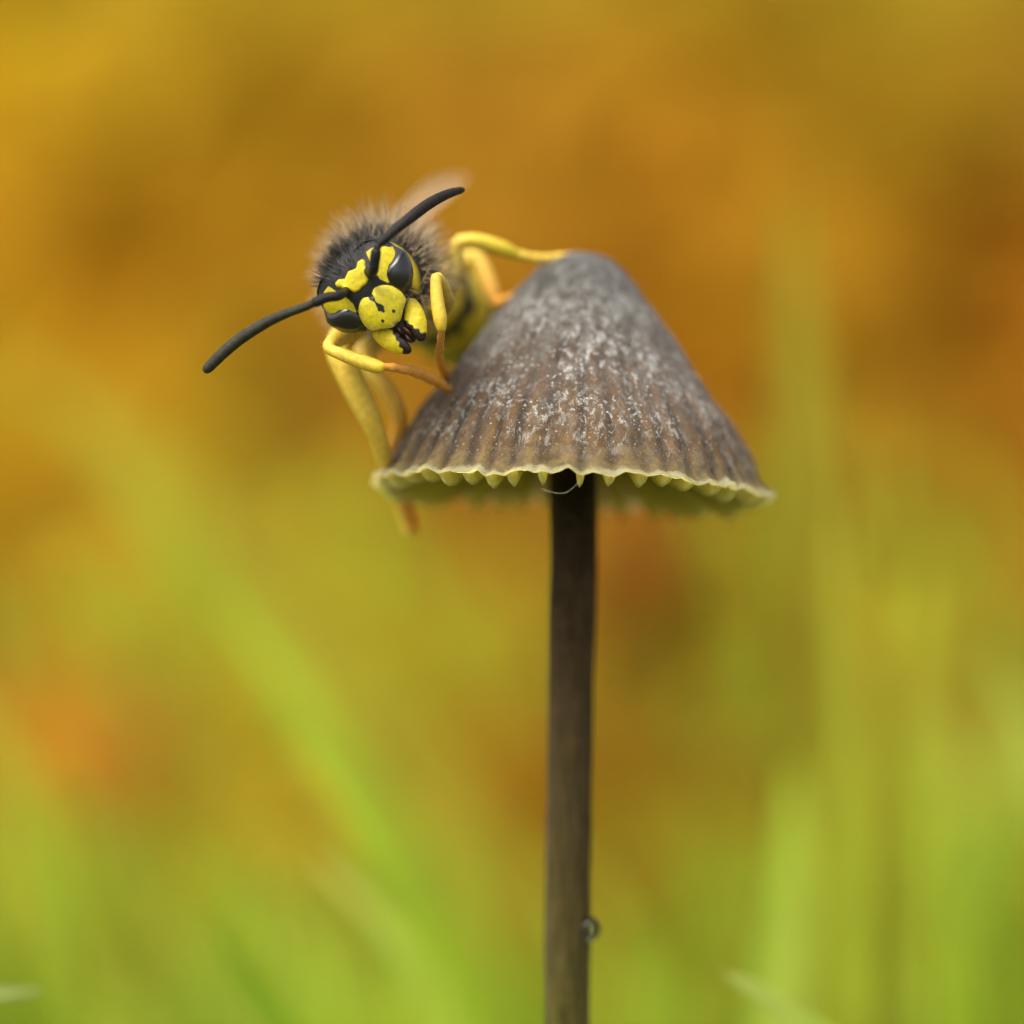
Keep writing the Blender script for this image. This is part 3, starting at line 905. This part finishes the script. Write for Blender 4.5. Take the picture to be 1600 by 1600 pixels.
surf_hairs("clypeus_hair", cq[ring], np.tile(HR @ np.array([0, -1, -.3]), (ring.sum(), 1)), 260, (.07, .15), .004, [(.8, .72, .3), (.75, .7, .45)], -up*.5)
tn = rv-TH0
thm = (np.linalg.norm(tn, axis=1) < 3.0) & (rc.sum(1) < .2)
tq = tn[thm]/np.linalg.norm(tn[thm], axis=1)[:, None]
surf_hairs("thorax_hair", rv[thm], tq, 2600, (.5, 1.3), .012, [DK, DK2, FAWN, FAWN, PALEH, PALEH, FAWN], np.array([0, -.15, .15]))

# sparse down on the two fore legs
nb_ = len(rv)
vn = np.zeros(len(body_o.data.vertices)*3); body_o.data.vertices.foreach_get("normal", vn); vn = vn.reshape(-1, 3)[:nb_]
lm = (rv[:, 1] < 2.0) & (rc[:, 0] > .4) & (np.linalg.norm(rv-TH0, axis=1) > 2.4)
surf_hairs("leg_hair", rv[lm], vn[lm], 420, (.06, .16), .0045, [FAWN, PALEH, (.7, .45, .15)], np.array([.2, 0, -.5]))

# ------------------------------------------------------------------ grass
def blade_geo(path, width, n=22, fold=.28, c0=(.2, .3, .03), c1=(.2, .3, .03), face=(0, -1, .25)):
    pp = spline(path, n); T = np.gradient(pp, axis=0); T /= np.linalg.norm(T, axis=1)[:, None]+1e-9
    U = np.cross(T, np.array(face, float)); U /= np.linalg.norm(U, axis=1)[:, None]+1e-9
    Nn = np.cross(U, T)
    t = np.linspace(0, 1, n)
    wv = width*(np.minimum(1, .55+t*1.5))*(1-t**3.0)+.02*width
    V, C = [], []
    for sgn in (0, 1):
        for i in range(n):
            for q in (-.5, -.25, 0, .25, .5):
                V.append(pp[i]+U[i]*q*wv[i]+Nn[i]*(abs(q)*fold*wv[i]+sgn*.06*(1-abs(q)*1.6)))
                C.append(np.array(c0)+(np.array(c1)-np.array(c0))*t[i])
    F = []
    for s in range(2):
        for i in range(n-1):
            for j in range(4):
                a = s*n*5+i*5+j; q = (a, a+1, a+6, a+5); F.append(q if s else q[::-1])
    for i in range(n-1):
        for j in (0, 4):
            a, b = i*5+j, n*5+i*5+j
            F.append((a, a+5, b+5, b))
    return np.array(V), F, np.array(C)

G_BR, G_YL, G_OL, G_PL, G_DK = (.56, .72, .055), (.64, .61, .055), (.46, .39, .03), (.66, .75, .14), (.46, .64, .035)
blades = [
 # left: long blades leaning up and to the left
 ("long yellow green grass blade arching far to the left behind the stem", [(960, 2010, 78), (760, 1560, 76), (520, 1180, 75), (280, 850, 75), (40, 580, 77)], 2.4, G_BR, G_OL),
 ("bright green grass blade leaning left under the long arching blade", [(940, 2010, 58), (720, 1500, 56), (580, 1270, 55), (450, 1080, 55), (340, 930, 56)], 1.5, (.48, .62, .05), G_BR),
 ("yellowing grass blade curving left beyond the long arching blade", [(1000, 2010, 88), (780, 1400, 86), (520, 1050, 85), (240, 740, 85), (-60, 520, 86)], 3.2, G_YL, G_OL),
 ("dark green grass blade leaning left close behind the stem foot", [(900, 2010, 44), (740, 1640, 42), (640, 1430, 41), (540, 1260, 41), (460, 1140, 42)], 1.2, G_DK, G_BR),
 ("narrow green grass blade fanning low to the left of the stem", [(880, 2010, 38), (720, 1640, 36), (600, 1450, 35), (480, 1330, 35)], 1.3, G_BR, G_PL),
 ("slender lime grass blade rising steeply left of the dark blade", [(860, 2010, 64), (700, 1600, 62), (560, 1290, 61), (440, 980, 61)], 1.8, G_PL, G_YL),
 # right: upright blades
 ("tall olive grass blade standing upright to the right of the cap", [(1330, 2010, 62), (1290, 1300, 61), (1255, 760, 60), (1235, 280, 62)], 4.4, G_OL, G_OL),
 ("tall yellow green grass blade upright beside the tall olive blade", [(1300, 2010, 54), (1320, 1500, 54), (1328, 1100, 54), (1315, 760, 55)], 2.0, G_BR, G_YL),
 ("medium yellow green grass blade upright at the right of the tall blades", [(1480, 2010, 60), (1450, 1500, 59), (1425, 1100, 59), (1440, 860, 60)], 2.2, G_BR, G_YL),
 ("broad green grass blade low between the stem and the tall blades", [(1180, 2010, 48), (1210, 1640, 47), (1235, 1380, 47), (1240, 1180, 48)], 2.6, G_PL, G_BR),
 ("dark green grass blade straight up at the far right of the tuft", [(1530, 2010, 36), (1522, 1700, 35), (1515, 1480, 35)], 1.3, G_DK, G_DK),
 # small blades near the focal plane
 ("pale tipped grass blade leaning left low at the right of the stem", [(1560, 2000, 15), (1400, 1730, 14), (1270, 1610, 13), (1185, 1550, 13), (1128, 1520, 13)], 1.2, G_BR, (.72, .80, .20)),
 ("short dark grass blade pointing up left at the left of the stem", [(640, 2000, 26), (500, 1700, 25), (400, 1550, 25), (332, 1440, 25)], 1.3, (.26, .42, .02), (.24, .38, .02)),
 ("pale grass blade tip lying level low on the far left", [(-160, 2000, 12), (-150, 1700, 12), (-60, 1570, 12), (70, 1548, 13)], 1.3, G_PL, (.50, .58, .2)),
]
for lab, pts, w_, c0, c1 in blades:
    pth = [P(*q) for q in pts]
    b0 = pth[0].copy(); b0[2] = float(terrain(b0[0], b0[1]))-.5
    pth[0] = b0
    v, f, c = blade_geo(pth, w_, 34, c0=c0, c1=c1)
    root("grass_blade", b0, lab, "grass blade", "single grass blades around the mushroom", make_mesh("grass_blade", v-b0, f, c), M_GRASS)

gb = MB()
cnt = 0
while cnt < 3700:
    y = rng.uniform(-50, 70) if cnt >= 2300 else rng.choice([rng.uniform(68, 150), rng.uniform(-230, 22), rng.uniform(80, 145)], p=[.55, .2, .25])
    x = rng.uniform(-1, 1)*(60+.35*max(y, 0)+(25 if y > 20 else 60))*(.75 if cnt >= 2300 else 1)
    z0 = float(terrain(x, y))
    if y < 30 or cnt >= 2300:
        if abs(x) < 2.5 and abs(y-6.8) < 3: continue
        hmax = max(2.0, .42*(GZ-20*(300+y)/300))
        h = rng.uniform(.45, 1)*min(hmax, 9 if cnt >= 2300 else 12)
        wd = rng.uniform(.5, 1.1)
    else:
        top = -20*(300+y)/300+rng.beta(1.5, 2.8)*(17 if x < -12 or x > 14 else 11)*(300+y)/300      # height the tips reach
        h = max(6, top-z0)*rng.uniform(.75, 1.1)
        if z0 > -20: h = rng.uniform(5, 12)
        wd = rng.uniform(.9, 2.2)
    a = rng.uniform(0, 2*PI); ln = h*rng.uniform(.05, .55)
    if y > 22 and x < 5: a = PI+rng.normal()*.8
    dx, dy = math.cos(a)*ln, math.sin(a)*ln*.6
    base = np.array([x, y, z0-.4])
    pth = [base, base+[dx*.25, dy*.25, h*.45], base+[dx*.62, dy*.62, h*.82], base+[dx, dy, h]]
    k = rng.uniform()
    c = np.array(G_BR)*(1-k)+np.array([G_PL, G_YL, G_BR, G_DK, G_BR][rng.integers(0, 5)])*k
    c = c*rng.uniform(.8, 1.15)
    v, f, cl = blade_geo(pth, wd, 7, c0=c*.9, c1=c, face=(rng.normal()*.6, -1, .25))
    gb.add(v, f, cl); cnt += 1
v, f, c = gb.arrays()
go = root("grass", (0, 0, 0), me=make_mesh("grass", v, f, c), mat=M_GRASS)
go["kind"] = "stuff"; go["label"] = "soft green grass growing round and behind the mushroom"; go["category"] = "grass"

# ------------------------------------------------------------------ fallen autumn leaves covering the bank
# leaf colour by place on the bank: control points (x, z above the optical axis, colour)
CT = [(-29, 30, (182, 142, 20)), (-15, 30, (165, 140, 30)), (5, 30, (170, 142, 35)), (22, 30, (170, 145, 35)), (38, 30, (158, 126, 24)),
      (-27, 18.5, (225, 172, 22)), (-20, 21, (172, 128, 20)), (-8, 20, (162, 112, 16)), (6, 20, (170, 118, 18)), (20, 19, (176, 132, 30)), (36, 20, (165, 112, 14)),
      (-30, 11, (196, 136, 18)), (-20, 11, (170, 114, 16)), (8, 11, (190, 122, 18)), (18, 11, (166, 118, 18)), (34, 11, (172, 110, 12)),
      (-28, 4, (190, 142, 20)), (-12, 4, (164, 126, 18)), (16, 4, (170, 118, 15)), (30, 4, (176, 108, 12)),
      (-26, -3, (180, 146, 24)), (-10, -3, (182, 134, 30)), (4, -3, (158, 88, 8)), (16, -3, (150, 112, 16)), (30, -3, (168, 108, 14)),
      (-26, -10, (196, 112, 22)), (-12, -10, (178, 140, 30)), (4, -10, (140, 84, 8)), (16, -10, (145, 120, 20)), (30, -10, (165, 120, 30)),
      (-24, -17, (196, 140, 40)), (-4, -17, (188, 132, 30)), (12, -17, (150, 130, 28)), (28, -17, (205, 140, 55)), (0, -30, (160, 110, 30))]
cxz = np.array([(a, b) for a, b, _ in CT], float)*1.14; crgb = np.array([lin(*c) for *_, c in CT])
def leaf_col(x, z):
    d2 = ((cxz-[x, z])**2).sum(1)
    w_ = np.exp(-d2/(2*6.2**2))+1e-9/(d2+1)
    return (crgb*w_[:, None]).sum(0)/w_.sum()
LEAF_GAIN = 1.05
lb = MB()
for k_ in range(6200):
    y = rng.choice([rng.uniform(108, 270), rng.uniform(108, 470)])**1.0
    x = rng.uniform(-1, 1)*(90+.35*y)
    if k_ >= 3600: x = math.copysign(90+.35*y+rng.uniform(0, 190), x)      # farther along the bank
    z = float(terrain(x, y))
    e = 3.0
    nrm = np.array([-(float(terrain(x+e, y))-z)/e, -(float(terrain(x, y+e))-z)/e, 1.0]); nrm /= np.linalg.norm(nrm)
    nrm = nrm+rng.normal(size=3)*.38+np.array([0, -.25, 0]); nrm /= np.linalg.norm(nrm)
    ax = np.cross(nrm, rng.normal(size=3)); ax /= np.linalg.norm(ax); bx_ = np.cross(nrm, ax)
    ln = rng.uniform(11, 22); wd = ln*rng.uniform(.5, .75)
    curl = rng.normal()*.25; cup = rng.uniform(-.3, .5)
    base = np.array([x, y, z])+nrm*rng.uniform(.3, 3.0)
    V = []
    for t in np.linspace(0, 1, 8):
        hwid = .5*wd*math.sin(PI*min(.995, max(.01, t))**.8)**.8*(1+.08*math.sin(t*40))
        for q in (-1, -.5, 0, .5, 1):
            V.append(base+ax*(t-.5)*ln+bx_*q*hwid+nrm*(curl*ln*(t-.5)**2+cup*abs(q)*hwid))
    F = [(i*5+j, i*5+j+1, i*5+j+6, i*5+j+5) for i in range(7) for j in range(4)]
    c = leaf_col(x, z)*rng.uniform(.75, 1.25)*LEAF_GAIN*np.array([.80, .85*rng.uniform(.88, 1.12), .5])
    lb.add(np.array(V), F, np.clip(c, 0, .9))
v, f, c = lb.arrays()
lo_ = root("leaf_litter", (0, 0, 0), me=make_mesh("leaf_litter", v, f, c), mat=M_LEAF)
lo_["kind"] = "stuff"; lo_["label"] = "golden and orange fallen leaves covering the bank behind"; lo_["category"] = "leaves"
